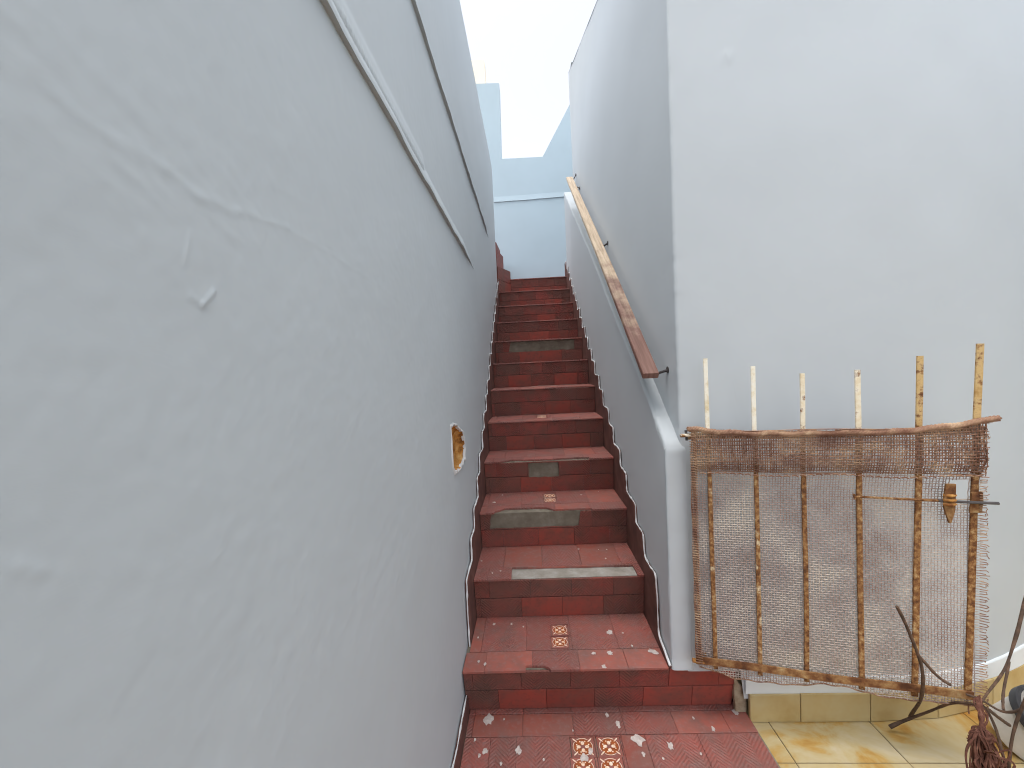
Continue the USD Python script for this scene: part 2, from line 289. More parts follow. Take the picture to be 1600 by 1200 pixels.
# hole lining: brick pocket
hc = hole.mean(0); ringv = []
dense = np.array([hole_poly.exterior.interpolate(t, normalized=True).coords[0] for t in np.linspace(0, 1, 60, endpoint=False)])
for f_, dx in ((1.10, .001), (1.0, .002), (.97, -.008), (.93, -.022), (.7, -.032), (.35, -.036), (.02, -.035)):
    rr = hc + (dense - hc) * f_
    nz = (meshkit.noise(np.c_[rr * 60, np.full(len(rr), dx * 90)], 3) - .5)
    ringv.append(np.c_[np.full(len(rr), XL + dx) + nz * (.004 if dx < 0 else 0), rr + nz[:, None] * (.006 if dx < 0 else 0)])
ringv = [r_ for r_ in ringv]
def rings_mesh(R):
    R = np.stack([np.vstack([r_, r_[:1]]) for r_ in R], 0); return grid_mesh(R)
pocket = rings_mesh(ringv[1:]); pocket = flipn(pocket, 0, 1)
tag(obj('exposed_brick', pocket, BRICK, wall, smooth=40), 'orange brick showing in a hole in the plaster')
lip = []
for f_, dx in ((1.12, -.003), (1.07, .0025), (1.02, .0035), (.985, .002), (.97, -.006)):
    rr = hc + (dense - hc) * f_
    nz = meshkit.fbm(np.c_[rr * 55, np.full(len(rr), 2.0)], 3, 6) - .5
    lip.append(np.c_[np.full(len(rr), XL + dx) + nz * .004 * (dx > 0), rr + (dense - hc) * nz[:, None] * .22])
obj('plaster_flake', flipn(rings_mesh(lip), 0, 1), PAINT, wall, smooth=True)
# two thin ledges
def ledge(y0, y1, z, out, high, seed):
    yy = np.arange(y0, y1, .012); n = len(yy); nz = meshkit.fbm(np.c_[yy * 9, np.zeros(n), np.zeros(n)], 3, seed) - .5
    base = np.interp(yy, ys, np.zeros_like(ys)); fade = np.clip((y1 - yy) / .25, .25, 1)
    o = out * fade * (1 + .35 * nz); zz = z + .006 * nz
    secs = [(-.02, 0), (0.0, 0), (1.0, .0), (1.06, .006), (.98, .014), (.45, high * .6), (.05, high), (-.4, high)]
    P = np.stack([np.stack([XL + base + (o * sx if sx > 0 else np.full(n, sx * .02)), yy, zz + (sz if i < 4 else sz * fade)], -1) for i, (sx, sz) in enumerate(secs)], 1)
    m = grid_mesh(P); m = flipn(m, 0, 1)
    return cat_([m, bx(XL - .01, XL + out * .25, y1 - .014, y1 - .010, z, z + .02)])
obj('ledge', ledge(-.6, 2.15, 1.775, .0105, .050, 1), WALL, wall, smooth=50)
obj('ledge', ledge(-.6, 3.13, 2.258, .0110, .042, 2), WALL, wall, smooth=50)

# ------------------------------------------------------------------ the house wall on the right
def fac_y(x):
    """face of the front wall: it bows away from the stairs towards the right"""
    x = np.asarray(x, float); b = np.clip(x - 1.12, 0, None)
    return 1.321 + np.where(b < .6, .34 * b ** 2, .34 * .36 + .41 * (b - .6))
house = thing('house_wall', 'pale grey house wall with a sharp corner, right of the stairs behind the gate', 'wall')
ycol = np.r_[np.arange(3.89, 1.45, -.03), np.arange(1.45, 1.335, -.006)]
side = np.c_[XU - .0 * ycol + .012 * (ycol - 1.32) / 3.4, ycol]
nside = np.tile([-1.0, 0], (len(side), 1))
far = np.array([[XU + .55, 3.905], [XU + .20, 3.905], [XU + .05, 3.905], [XU + .022, 3.903], [XU + .012, 3.899]])   # the wall's far end
side = np.vstack([far, side]); nside = np.vstack([np.tile([0, 1.0], (4, 1)), [[-.7, .7]], nside])
an = np.linspace(0, np.pi / 2, 6)[1:-1]
rad = .010
corner = np.c_[XU + rad - rad * np.cos(an), 1.321 + rad - rad * np.sin(an)]; nc = np.c_[-np.cos(an), -np.sin(an)]
xcol = np.r_[np.arange(XU + rad, 1.75, .010), np.arange(1.75, 4.2, .08)]
front = np.c_[xcol, fac_y(xcol)]; nf = np.tile([0.0, -1], (len(front), 1))
P2, N2 = np.vstack([side, corner, front]), np.vstack([nside, nc, nf])
ztop = 2.87 + .45 * np.clip(P2[:, 1] - 1.34, 0, None)
tt = np.r_[np.linspace(0, .55, 150), np.linspace(.56, 1, 60)]
zbot = np.where((P2[:, 0] < .672) & (P2[:, 1] < 1.4), .158, .06)[:, None]
ZZ = zbot + (ztop[:, None] - zbot) * tt[None]
Q = np.stack([np.repeat(P2[:, :1], len(tt), 1), np.repeat(P2[:, 1:], len(tt), 1), ZZ], -1)
dsp = .006 * (meshkit.fbm(Q * 2.6, 2, 11) - .5) + .0006 * (meshkit.fbm(Q * 17, 3, 12) - .5)
edge = np.exp(-((Q[..., 0] - XU) ** 2 + (Q[..., 1] - 1.321) ** 2) / .02 ** 2)
dsp += edge * .005 * (meshkit.fbm(Q * [1, 1, 22], 3, 13) - .5)
a_, b_ = on(1118, 96, 1, 1.321), on(1150, 84, 1, 1.321)
dd = np.linalg.norm(Q[..., [0, 2]] - (a_[[0, 2]] + np.clip(((Q[..., [0, 2]] - a_[[0, 2]]) @ (b_ - a_)[[0, 2]]) / ((b_ - a_)[[0, 2]] @ (b_ - a_)[[0, 2]]), 0, 1)[..., None] * (b_ - a_)[[0, 2]]), axis=-1)
dsp += .003 * np.exp(-(dd / .006) ** 2) * (Q[..., 1] < 1.35)
Q = Q + np.concatenate([N2[:, None] * dsp[..., None], np.zeros_like(dsp)[..., None]], -1)
hw = grid_mesh(Q)
if hw.face_normals[:, 1].mean() > 0: hw.invert()
obj('wall_face', hw, WALLR, house, smooth=True)
body = Polygon([(1.5, -.05), (3.80, -.05), (3.80, 3.92), (1.5, 2.89)])
mb = trimesh.creation.extrude_polygon(body, 3.55, engine='earcut')
mb.vertices = np.c_[mb.vertices[:, 2] + XU + .06, mb.vertices[:, 0] + .06, mb.vertices[:, 1]]; mb.fix_normals()
mb.vertices[:, 1] += np.where((mb.vertices[:, 0] > 3) & (mb.vertices[:, 1] < 2), .95, 0)
obj('wall_body', mb, WALLR, house)
capP = np.stack([np.c_[P2 - N2 * o, ztop + dz] for o, dz in ((-.002, -.001), (.004, .006), (.015, .010), (.12, .010))], 1)
cp = grid_mesh(capP); cp = flipn(cp, 2, 1)
obj('wall_top', cp, WALLR, house, smooth=True)
# low wall beside the steps: sloping rounded top, upright end facing the camera
slope_pts = [(1.321, .945), (1.345, .962), (1.40, 1.008), (1.563, 1.136), (1.697, 1.240), (1.981, 1.437), (2.47, 1.805), (3.113, 2.266), (3.6, 2.605), (4.9, 3.55)]
yy = np.r_[1.322, 1.327, 1.336, np.arange(1.35, 4.21, .025)]
zt = np.interp(yy, *np.array(slope_pts).T); zt = np.convolve(np.r_[[zt[0]] * 2, zt, [zt[-1]] * 2], [.1, .2, .4, .2, .1], 'valid')
zt = zt - .012 * np.clip((1.42 - yy) / .02, 0, 1)
rr = .014
cols = []
for u, v in [(0, -1.0), (0, -.75), (0, -.5), (0, -.3), (0, -.15), (0, -.06)]:
    cols.append((0.0, v, True))
secs = [(0, None)] * 0
P = []
for yv, zv in zip(yy, zt):
    zb = .166 if yv < 1.50 else .0
    col = [(XR, z_) for z_ in np.linspace(zb, zv - rr, 26)]
    col += [(XR + rr - rr * math.cos(t), zv - rr + rr * math.sin(t)) for t in np.linspace(0, np.pi / 2, 6)[1:]]
    col += [(XU + .03, zv + .001)]
    P.append([(x_, yv, z_) for x_, z_ in col])
P = np.array(P)
dl = .006 * (meshkit.fbm(P * 3.1, 2, 21) - .5) + .0009 * (meshkit.fbm(P * 18, 3, 22) - .5)
P[..., 0] += dl * (np.arange(P.shape[1]) < P.shape[1] - 1)
P[..., 2] += .006 * (meshkit.fbm(P * 6, 3, 23) - .5) * (np.arange(P.shape[1]) > 24)
low = grid_mesh(P)
if low.face_normals[:, 0].mean() > 0: low.invert()
obj('low_wall', low, WALLR, house, smooth=True)
lb = trimesh.creation.extrude_polygon(Polygon([(1.6, 0), (4.21, 0), (4.21, 2.98), (1.6, 1.12)]), .11, engine='earcut'); lb.vertices = np.c_[lb.vertices[:, 2] + XR + .025, lb.vertices[:, 0], lb.vertices[:, 1]]; lb.fix_normals()
obj('low_wall_core', lb, WALLR, house)
# its end: a sheet that wraps from the stair side round to the front of the house
zz = np.r_[np.linspace(.167, .935, 90), .945, .951, .955]
sec = [(XR, 1.330), (XR + .0008, 1.3255), (XR + .003, 1.3215), (XR + .007, 1.3190), (XR + .014, 1.3178)] + [(x_, 1.3174) for x_ in np.arange(XR + .02, .497, .008)] + [(.502, 1.3185), (.508, 1.3215), (.514, 1.3265)]
prf = np.array([(0.0, z_) for z_ in np.linspace(.167, .918, 90)] + [(.0006, .926), (.0025, .935), (.006, .944), (.0115, .953), (.021, .963), (.034, .974), (.052, .988), (.080, 1.009), (.10, 1.024)])
tg = np.gradient(prf, axis=0); tg /= np.linalg.norm(tg, axis=1, keepdims=True); inn = np.c_[tg[:, 1], -tg[:, 0]]
P = np.array([[(x_, 1.3174 + p_[0] + (y_ - 1.3174) * i_[0], p_[1] + (y_ - 1.3174) * i_[1]) for p_, i_ in zip(prf, inn)] for x_, y_ in sec])
rag = np.clip((.20 - P[..., 2]) / .03, 0, 1)
P[..., 1] += .004 * (meshkit.fbm(P * [30, 1, 14], 3, 31) - .5) - .003 * rag
P[..., 0] += .004 * (meshkit.fbm(P * [1, 1, 16], 3, 32) - .5) * (np.arange(len(sec)) < 5)[:, None] * (P[..., 2] < .9)
low_end = grid_mesh(P)
if low_end.face_normals[:, 1].mean() > 0: low_end.invert()
obj('low_wall_end', low_end, WALLR, house, smooth=True)
# chipped paint where the gate's lower pin enters
chip = trimesh.creation.icosphere(2, 1.0); chip.vertices *= 1 + .5 * (meshkit.fbm(chip.vertices * 3, 3, 5)[:, None] - .5)
chip.vertices = chip.vertices * [.015, .004, .018] + [.540, 1.318, .214]; obj('paint_chip', chip, RUST_GOLD, house, smooth=True)
# white band above the skirting
xs_ = np.arange(.68, 2.4, .02)
for z0, z1, o, m_, nm in ((.082, .135, .006, WHITE, 'white_band'),):
    zt_ = z1 + .012 * (meshkit.fbm(np.c_[xs_ * 7, 0 * xs_, 0 * xs_], 3, 41) - .5) + .02 * np.clip(xs_ - 1.2, 0, 1)
    P = np.stack([np.c_[xs_, fac_y(xs_) - oo, zz_] for oo, zz_ in ((o, np.full_like(xs_, z0)), (o, zt_ - .003), (o - .002, zt_), (-.012, zt_ + .002))], 1)
    bm = grid_mesh(P)
    if bm.face_normals[:, 1].mean() > 0: bm.invert()
    obj(nm, bm, m_, house, smooth=30)
# yellow skirting tiles
seams = [.690, .857, 1.083, 1.31, 1.535, 1.76, 1.985, 2.21]
def bevel_tile(u0, u1, v0, v1, th, fn, bev=.0022, drop=.0018, tilt=0, lift=0):
    """a tile with eased edges; fn maps (u, v, w) to the place"""
    V = []
    for z_, i in ((0, 0), (th - drop, 0), (th, bev)):
        V += [(u0 + i, v0 + i, z_), (u1 - i, v0 + i, z_), (u1 - i, v1 - i, z_), (u0 + i, v1 - i, z_)]
    V = np.array(V); V[4:, 2] += lift + tilt * (V[4:, 0] - (u0 + u1) / 2) / (u1 - u0)
    F = [[8, 9, 10], [8, 10, 11]]
    for a in (0, 4):
        for j in range(4): F += [[a + j, a + (j + 1) % 4, a + 4 + (j + 1) % 4], [a + j, a + 4 + (j + 1) % 4, a + 4 + j]]
    m = trimesh.Trimesh(fn(V), np.array(F), process=False)
    if m.face_normals[0] @ (fn(np.array([[u0, v0, 1.0]])) - fn(np.array([[u0, v0, 0.0]])))[0] < 0: m.invert()
    return m
for a, b in zip(seams[:-1], seams[1:]):
    ta = float(fac_y(a)) ; tb = float(fac_y(b))
    fn = lambda V, a=a, b=b, ta=ta, tb=tb: np.c_[V[:, 0], ta + (tb - ta) * (V[:, 0] - a) / (b - a) - V[:, 2], V[:, 1]]
    obj('skirting_tile', bevel_tile(a + .0012, b - .0012, -.014, .083 + rng.uniform(-.002, .002), .011, fn, tilt=rng.uniform(-.001, .001)), YSKIRT, house)
for a in seams[1:-1]: obj('joint', bx(a - .004, a + .004, float(fac_y(a)) - .0055, float(fac_y(a)) + .01, -.03, .08), GROUT, house)

# ------------------------------------------------------------------ yellow patio floor
patio = tag(UsdGeom.Xform.Define(stage, path_for('patio_floor', None)), 'yellow mottled patio tiles right of the red landing', None, None, 'structure')
obj('bed', bx(.60, 4.2, -3.0, 2.1, -.059, -.0175), GROUT, patio)
obj('bed', bx(-.5, .60, -3.0, -.52, -.059, -.0175), GROUT, patio)
xsm = [.66, .752] + [1.080 + .33 * i for i in range(0, 8)]
ysm = [1.45 + .25, 1.176 + .0, .846, .516, .186, -.144, -.474]
ysm = [1.80, 1.506, 1.176, .846, .516, .186, -.144, -.474, -.8]
for i in range(len(xsm) - 1):
    for j in range(len(ysm) - 1):
        y1, y0 = ysm[j], ysm[j + 1]
        if y1 > 1.3: y1 = min(y1, float(fac_y(xsm[i + 1])) + .002)
        if y1 - y0 < .03: continue
        fn = lambda V: np.c_[V[:, 0], V[:, 1], -.0215 + V[:, 2]]
        obj('floor_tile', bevel_tile(xsm[i] + .0016, xsm[i + 1] - .0016, y0 + .0016, y1 - .0016, .0065, fn, bev=.0015, drop=.001, tilt=rng.uniform(-.0006, .0006)), YTILE, patio)

pw = tag(UsdGeom.Xform.Define(stage, path_for('patio_wall', None)), 'white wall closing the patio on its right', None, None, 'structure')
obj('wall_body', bx(2.72, 2.9, -2.6, 1.9, -.05, 2.35), WALLR, pw); obj('coping', bx(2.70, 2.92, -2.62, 1.9, 2.352, 2.40), WALLR, pw)

# ------------------------------------------------------------------ red landing in front of the stairs
landing = tag(UsdGeom.Xform.Define(stage, path_for('landing', None)), 'red tiled landing in front of the first step', None, None, 'structure')
obj('bed', bx(XL + .004, .693, -.5, 1.40, -.055, -.007), CEMENT, landing)
def ragged(pts, seed, amp=.004, step=.006):
    pg = Polygon(pts); L_ = pg.exterior.length; n = max(8, int(L_ / step))
    P_ = np.array([pg.exterior.interpolate(t, normalized=True).coords[0] for t in np.linspace(0, 1, n, endpoint=False)])
    o = (np.stack([meshkit.fbm(np.c_[P_ * 40, np.full(n, s)], 3, seed + s) for s in (0, 7)], 1) - .5) * 2 * amp
    return Polygon(P_ + o).buffer(0)
def lay(parent, u0, u1, v0, v1, th, fn, mats, cut=None, lift=.0007, gap=.0005, name='tile'):
    """one tile, or what is left of it after the broken area is taken away"""
    r_ = sbox(u0 + gap, v0 + gap, u1 - gap, v1 - gap)
    m_ = mats[rng.randrange(len(mats))]
    if cut is not None and r_.intersects(cut):
        left = r_.difference(cut)
        left = [g_ for g_ in getattr(left, 'geoms', [left]) if g_.area > 4e-5]
        for g_ in left:
            e = extrude(g_.simplify(.0004), th)
            if e is not None: obj(name, fold(e, fn), m_, parent)
        return
    obj(name, bevel_tile(u0 + gap, u1 - gap, v0 + gap, v1 - gap, th, fn, bev=.0012, drop=.0010, tilt=rng.uniform(-lift, lift), lift=rng.uniform(-lift, lift) * .7), m_, parent)
def decor(parent, cx, cy, z, fn, s=1.0):
    """small glazed tile with a four-petalled flower"""
    h_ = .0385 * s
    obj('decor_tile', bevel_tile(cx - h_, cx + h_, cy - h_ * .88, cy + h_ * .88, .008, fn, bev=.001, drop=.0008, lift=.0003), T_TREAD2, parent)
    def flat(polys, w0, th):
        m = cat_([extrude(pg, th) for pg in polys]); m.vertices = m.vertices * [s, s * .9, 1] + [cx, cy, w0]; return fold(m, fn)
    dots = [Point(0, 0).buffer(.0285, 24).difference(Point(0, 0).buffer(.009, 12))]
    obj('flower_disc', flat(dots, .0080, .0006), GLAZE, parent)
    pet = [affinity.rotate(affinity.translate(affinity.scale(Point(0, 0).buffer(1, 8), .0068, .0056), .0135, 0), a, origin=(0, 0)) for a in (0, 90, 180, 270)]
    pet += [affinity.rotate(affinity.translate(affinity.scale(Point(0, 0).buffer(1, 6), .0095, .0022), .0345, 0), a, origin=(0, 0)) for a in (45, 135, 225, 315)]
    ring = Point(0, 0).buffer(.0325, 24).difference(Point(0, 0).buffer(.0308, 24))
    for a in (45, 135, 225, 315): ring = ring.difference(affinity.rotate(sbox(.02, -.006, .04, .006), a, origin=(0, 0)))
    pet += list(ring.geoms)
    pet += [affinity.rotate(affinity.translate(Point(0, 0).buffer(.0024, 6), .021, 0), a, origin=(0, 0)) for a in (22, 68, 112, 158, 202, 248, 292, 338)]
    obj('flower', flat(pet, .0084, .0008), GLAZE_C, parent)
fn0 = lambda V: np.c_[V[:, 0], V[:, 1] + SK * V[:, 0], V[:, 2] - .008]
XT = XL + .0135
def row(parent, v0, v1, xs, fn, mats, cut=None, th=.008, name='tile'):
    for a, b in zip(xs[:-1], xs[1:]):
        lay(parent, a, b, v0, v1, th, fn, mats, cut, name=name)
def grid_x(x0, x1, start, pitch):
    k = math.ceil((x0 + .02 - start) / pitch); xs = [x0]
    while start + k * pitch < x1 - .02: xs.append(start + k * pitch); k += 1
    return xs + [x1]
m0 = [(.114, 1.209), (.198, 1.209), (.107, 1.142), (.192, 1.142)]
cut0 = None
for cx, cy in m0:
    s_ = sbox(cx - .0395, cy - .0347, cx + .0395, cy + .0347); cut0 = s_ if cut0 is None else cut0.union(s_)
row(landing, 1.335, 1.385, grid_x(XT, .685, -.08, .17), fn0, [T_TREAD])
row(landing, 1.250, 1.333, grid_x(XT, .690, -.08, .171), fn0, [T_TREAD, T_TREAD2])
row(landing, 1.080, 1.248, [XT, -.185, -.099, .074, .158, .242, .32, .49, .686], fn0, [T_TREAD, T_TREAD, T_TREAD2], cut0)
for i in range(9):
    row(landing, 1.078 - .17 * (i + 1), 1.078 - .17 * i, grid_x(XT, .68 - .0 * i, (-.08, .005)[i % 2], .17), fn0, [T_TREAD, T_TREAD2])
for cx, cy in m0: decor(landing, cx, cy, 0, fn0, .98)

# ------------------------------------------------------------------ the staircase
stairs = thing('staircase', 'narrow straight staircase of broken red clay tiles climbing between white walls', 'staircase')
cuts_t = {1: ragged([(-.063, D - .02), (.030, D - .02), (.020, D + .006), (.0, D + .016), (-.063, D + .019)], 3, .002),
          2: ragged([(-.117, yr(2) - .02), (.40, yr(2) - .02), (.40, yr(2) + .080), (-.117, yr(2) + .088)], 5, .002),
          3: ragged([(-.215, yr(3) - .02), (.27, yr(3) - .02), (.26, yr(3) + .012), (.08, yr(3) + .016), (.045, yr(3) + .048), (-.15, yr(3) + .050), (-.20, yr(3) + .012)], 7, .005),
          4: ragged([(-.21, yr(4) - .02), (.30, yr(4) - .02), (.30, yr(4) + .030), (.02, yr(4) + .020), (-.13, yr(4) + .038)], 8, .007),
          6: ragged([(.10, yr(6) - .02), (.42, yr(6) - .02), (.36, yr(6) + .014), (.2, yr(6) + .012)], 9, .004)}
cuts_r = {3: ragged([(-.229, .455), (.198, .455), (.21, .56), (-.21, .56)], 11, .004),
          4: ragged([(-.033, .622), (.129, .622), (.129, .705), (-.033, .705)], 12, .003),
          8: ragged([(-.165, 1.352), (.36, 1.352), (.36, 1.45), (-.14, 1.45)], 13, .004)}
dec = {1: [(.070, 1.508), (.066, 1.440)], 3: [(.072, 2.043), (.071, 1.975)], 5: [(.062, 2.55), (.06, 2.48)]}
LEAN = .027
for k in range(1, NSTEP + 1):
    y, z = yr(k), k * H
    lean = .045 if k == 1 else LEAN
    xr = XR - .006; xl = XT if k > 1 else XL + .003
    # concrete core: riser leans back below the nosing
    core = Polygon([(y + lean + .010, z - H), (y + .012, z - .0095), (y + T + .06, z - .0095), (y + T + .06, z - H)])
    cm = trimesh.creation.extrude_polygon(core, xr - XL, engine='earcut')
    x1 = xr
    cm.vertices = np.c_[cm.vertices[:, 2] + XL + .001, cm.vertices[:, 0], cm.vertices[:, 1]]; cm.vertices[:, 1] += SK * cm.vertices[:, 0]; cm.fix_normals()
    st = obj('step', cm, CEMENT_L if k in (2,) else CEMENT, stairs)
    ft = lambda V, z=z: np.c_[V[:, 0], V[:, 1] + SK * V[:, 0], z - .008 + V[:, 2]]
    fr = lambda V, z=z, y=y, lean=lean: np.c_[V[:, 0], y + lean * (z - V[:, 1]) / H + .008 - V[:, 2] + SK * V[:, 0], V[:, 1]]
    ct = cuts_t.get(k)
    for cx, cy in dec.get(k, []):
        s_ = sbox(cx - .035, cy - .0335, cx + .035, cy + .0335); ct = s_ if ct is None else ct.union(s_)
    s0 = (-.08, -.06, -.07, -.075)[k % 4]
    row(st, y - .004, y + .089, grid_x(xl, xr - .006, s0 + (.02 if k % 3 else 0), .165), ft, [T_TREAD, T_TREAD2], ct, name='tread_tile')
    row(st, y + .091, y + T + .035, grid_x(XT, xr - .006, s0 + (.085 if k % 2 == 0 else 0), .17), ft, [T_TREAD, T_TREAD, T_TREAD2], ct, name='tread_tile')
    for cx, cy in dec.get(k, []): decor(st, cx, cy, z, ft, .86)
    xe = .655 if k == 1 else xr - .006
    up = [T_RISE, T_RISE, T_DARK]; lo = [T_RISE2, T_RISE2, T_RISE]
    zs_ = z - H + .090
    xsU = grid_x(xl, xe, -.08 + (.0 if k % 2 else .04), .17); xsL = grid_x(xl, xe, -.08 + (.085 if k % 2 else .0), .17)
    for xs, v0, v1, lower in ((xsU, zs_ + .001, z - .0095, False), (xsL, z - H + .0005, zs_ - .001, True)):
        for a, b in zip(xs[:-1], xs[1:]):
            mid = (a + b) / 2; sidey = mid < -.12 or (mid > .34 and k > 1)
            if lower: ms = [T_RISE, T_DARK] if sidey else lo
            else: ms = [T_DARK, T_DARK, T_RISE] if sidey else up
            if k == 1 and mid > .40: ms = [T_RISE2]
            if k == 1 and mid > .45 and not lower: v1 = .166
            lay(st, a, b, v0, v1, .008, fr, ms, cuts_r.get(k), name='riser_tile')
# first riser runs on past the low wall: a ragged backing behind its end
e_ = extrude(ragged([(.43, .0), (.672, .0), (.668, .09), (.650, .15), (.66, .158), (.43, .158)], 21, .004), .012)
obj('riser_backing', fold(e_, lambda V: np.c_[V[:, 0], D + .046 - V[:, 2] + SK * V[:, 0] + .030 * (.165 - V[:, 1]) / .18, V[:, 1]]), CEMENT, stairs)
e_ = extrude(ragged([(.655, -.008), (.690, -.012), (.692, .075), (.668, .10), (.652, .13), (.655, .02)], 22, .004), .016)
obj('mortar_end', fold(e_, lambda V: np.c_[V[:, 0], D + .031 - V[:, 2] + SK * V[:, 0], V[:, 1]]), MORTAR, stairs)
# winders that turn left at the top
yb = 4.75
def prism(poly, z0, z1):
    m = trimesh.creation.extrude_polygon(Polygon(poly), z1 - z0, engine='earcut'); m.apply_translation((0, 0, z0)); return m
wd = obj('step', cat_([prism([(XL, 3.93), (-.168, 4.19), (-.21, yb), (-1.2, yb), (-1.2, 3.93)], 1.9, 2.245), bx(-.3, 1.2, 4.3, yb, 2.0, 2.151)]), T_DARK, stairs)
wd2 = obj('step', cat_([prism([(XL, 3.96), (-.235, 4.24), (-.29, yb), (-1.2, yb), (-1.2, 3.96)], 2.2, 2.42), prism([(XL, 4.0), (-.268, 4.3), (-.33, yb), (-1.2, yb), (-1.2, 4.0)], 2.4, 2.50)]), T_RISE, stairs)
for p, q_, z0, z1 in (((XL, 3.928), (-.168, 4.188), 1.99, 2.11), ((XL, 3.928), (-.168, 4.188), 2.112, 2.24)):
    p, q_ = np.array(p), np.array(q_); t_ = q_ - p; n_ = np.array([t_[1], -t_[0]]) / np.linalg.norm(t_)
    fw = lambda V, p=p, t_=t_, n_=n_: np.c_[p + V[:, :1] * t_ + n_ * V[:, 2:3], V[:, 1]]
    for a, b in ((0.02, .5), (.5, .99)): obj('winder_tile', bevel_tile(a, b, z0, z1, .007, fw, bev=.001), T_RISE if a > .3 else T_DARK, wd)
# stepped skirting along both walls, with the wall paint's edge along it
def zig(right):
    pts = []
    if right: pts = [(D + .002, .185), (1.36, .197), (1.425, .212)]
    else: pts = [(-.4, .064), (.6, .066), (1.2, .065), (1.437, .067)]
    for k in range(2, NSTEP + 1):
        pts += [(yr(k) - .132, k * H + .068), (yr(k) + .012, k * H + .070), (yr(k) + .016, k * H + .160), (yr(k) + T - .136, k * H + .164)]
    return pts + [(yr(NSTEP) + T - .12, NSTEP * H + .165)]
for right in (False, True):
    P_ = np.array(zig(right))
    # soften: resample and smooth a little, as the paint line does
    d_ = np.r_[0, np.cumsum(np.linalg.norm(np.diff(P_, axis=0), axis=1))]; n = int(d_[-1] / .008)
    S_ = np.stack([np.interp(np.linspace(0, d_[-1], n), d_, P_[:, i]) for i in (0, 1)], 1)
    kern = np.array([.08, .24, .36, .24, .08])
    for _ in range(2): S_[2:-2] = np.stack([np.convolve(S_[:, i], kern, 'valid') for i in (0, 1)], 1)
    S_ += (np.stack([meshkit.fbm(np.c_[np.arange(n) * .16, np.full(n, s), np.zeros(n)], 3, 3 + s + 10 * right) for s in (0, 1)], 1) - .5) * .008
    bottom = [(S_[-1, 0], NSTEP * H - .3)] + [(yr(k) + .08, (k - 1) * H - .10) for k in range(NSTEP, 1 if right else 0, -1)] + ([(D + .10, .16), (D + .004, .176)] if right else [(D, -.03), (-.4, -.03)])
    pg = Polygon(list(map(tuple, S_)) + bottom).buffer(0)
    if pg.geom_type != 'Polygon': pg = max(pg.geoms, key=lambda g_: g_.area)
    m = extrude(pg, .010)
    x0 = XL + .002 if not right else XR - .012
    m.vertices = np.c_[m.vertices[:, 2] + x0, m.vertices[:, 0], m.vertices[:, 1]]; m.fix_normals()
    sk = obj('skirting', m, SKIRT, stairs)
    xe = XL + .0075 if not right else XR - .0075
    edge_pts = np.c_[np.full(n, xe) + .002 * (meshkit.noise(np.c_[np.arange(n) * .2, np.zeros(n), np.zeros(n)], 5) - .5), S_[:, 0], S_[:, 1] + .0025]
    obj('paint_edge', tube(edge_pts, np.full(n, .0030) * (1 + 1.1 * (meshkit.noise(np.c_[np.arange(n) * .33, np.zeros(n), np.ones(n)], 6) - .5)), 6), EDGEP, sk, smooth=True)
# upper skirting on the back wall, stepping up to the left
for i, (x0, x1, z0, z1) in enumerate(((-.30, -.196, 2.24, 2.385), (-.345, -.288, 2.40, 2.56), (-1.0, -.333, 2.5, 2.66))):
    obj('riser_tile', bevel_tile(x0, x1, z0, z1, .014, lambda V: np.c_[V[:, 0], yb - V[:, 2] - .001, V[:, 1]]), SKIRT, wd2)
# splashes of paint and plaster on the treads
spl = []
def splash(px, py, rad_px, z, stretch=1.0, ang=0):
    c_ = on(px, py, 2, z); s_ = rad_px / F_PX * np.linalg.norm(c_ - CAM) * .80
    n = 14; a = np.linspace(0, 2 * np.pi, n, endpoint=False); r_ = s_ * (1 + .55 * (nrg.random(n) - .5) * 1.3)
    p_ = np.c_[r_ * np.cos(a) * stretch, r_ * np.sin(a) * 1.5]; ca, sa = math.cos(ang), math.sin(ang); p_ = p_ @ np.array([[ca, sa], [-sa, ca]])
    m = extrude(Polygon(p_).buffer(0), .0012)
    if m is not None: m.apply_translation((c_[0], c_[1], z + .0006)); spl.append(m)
def cr(o, s, L, z):
    for t_ in L: splash(o[0] + t_[0] / s, o[1] + t_[1] / s, t_[2] / s, z, *(t_[3:] if len(t_) > 3 else ()))
cr((700, 960), 3.077, [(222, 48, 6), (305, 48, 5), (362, 60, 4), (778, 88, 11, 1.3, .4), (778, 188, 9, 1.4, .2), (148, 228, 5), (178, 240, 7, .8, 0), (750, 252, 7, 1.4, 0), (885, 153, 5), (145, 112, 4), (985, 180, 8, 3.0, -.5), (840, 90, 4), (700, 188, 5, 2, 0)], H)
cr((700, 960), 3.077, [(190, 508, 19, 1.3, .5), (818, 530, 10), (765, 485, 7), (180, 660, 8, 1.5, .2), (150, 680, 6), (130, 605, 6), (338, 655, 12), (655, 690, 12, 1.4, 0), (685, 660, 9), (915, 605, 15, 1.7, -.5), (1068, 633, 11), (940, 672, 7), (1382, 470, 11), (1275, 552, 7), (1215, 670, 4), (1035, 695, 4), (255, 720, 5), (270, 505, 4), (600, 560, 3), (460, 700, 4), (1180, 500, 4)], 0)
cr((700, 720), 3.53, [(185, 553, 5), (245, 620, 5), (290, 608, 5), (870, 540, 5), (875, 490, 4), (720, 488, 4, 2, 0), (830, 490, 3)], 2 * H)
cr((700, 720), 3.53, [(255, 230, 7, 1.4, 0), (300, 190, 5), (735, 188, 6), (830, 170, 3)], 3 * H)
tag(obj('paint_splashes', cat_(spl), SPLAT, stairs), kind='stuff')

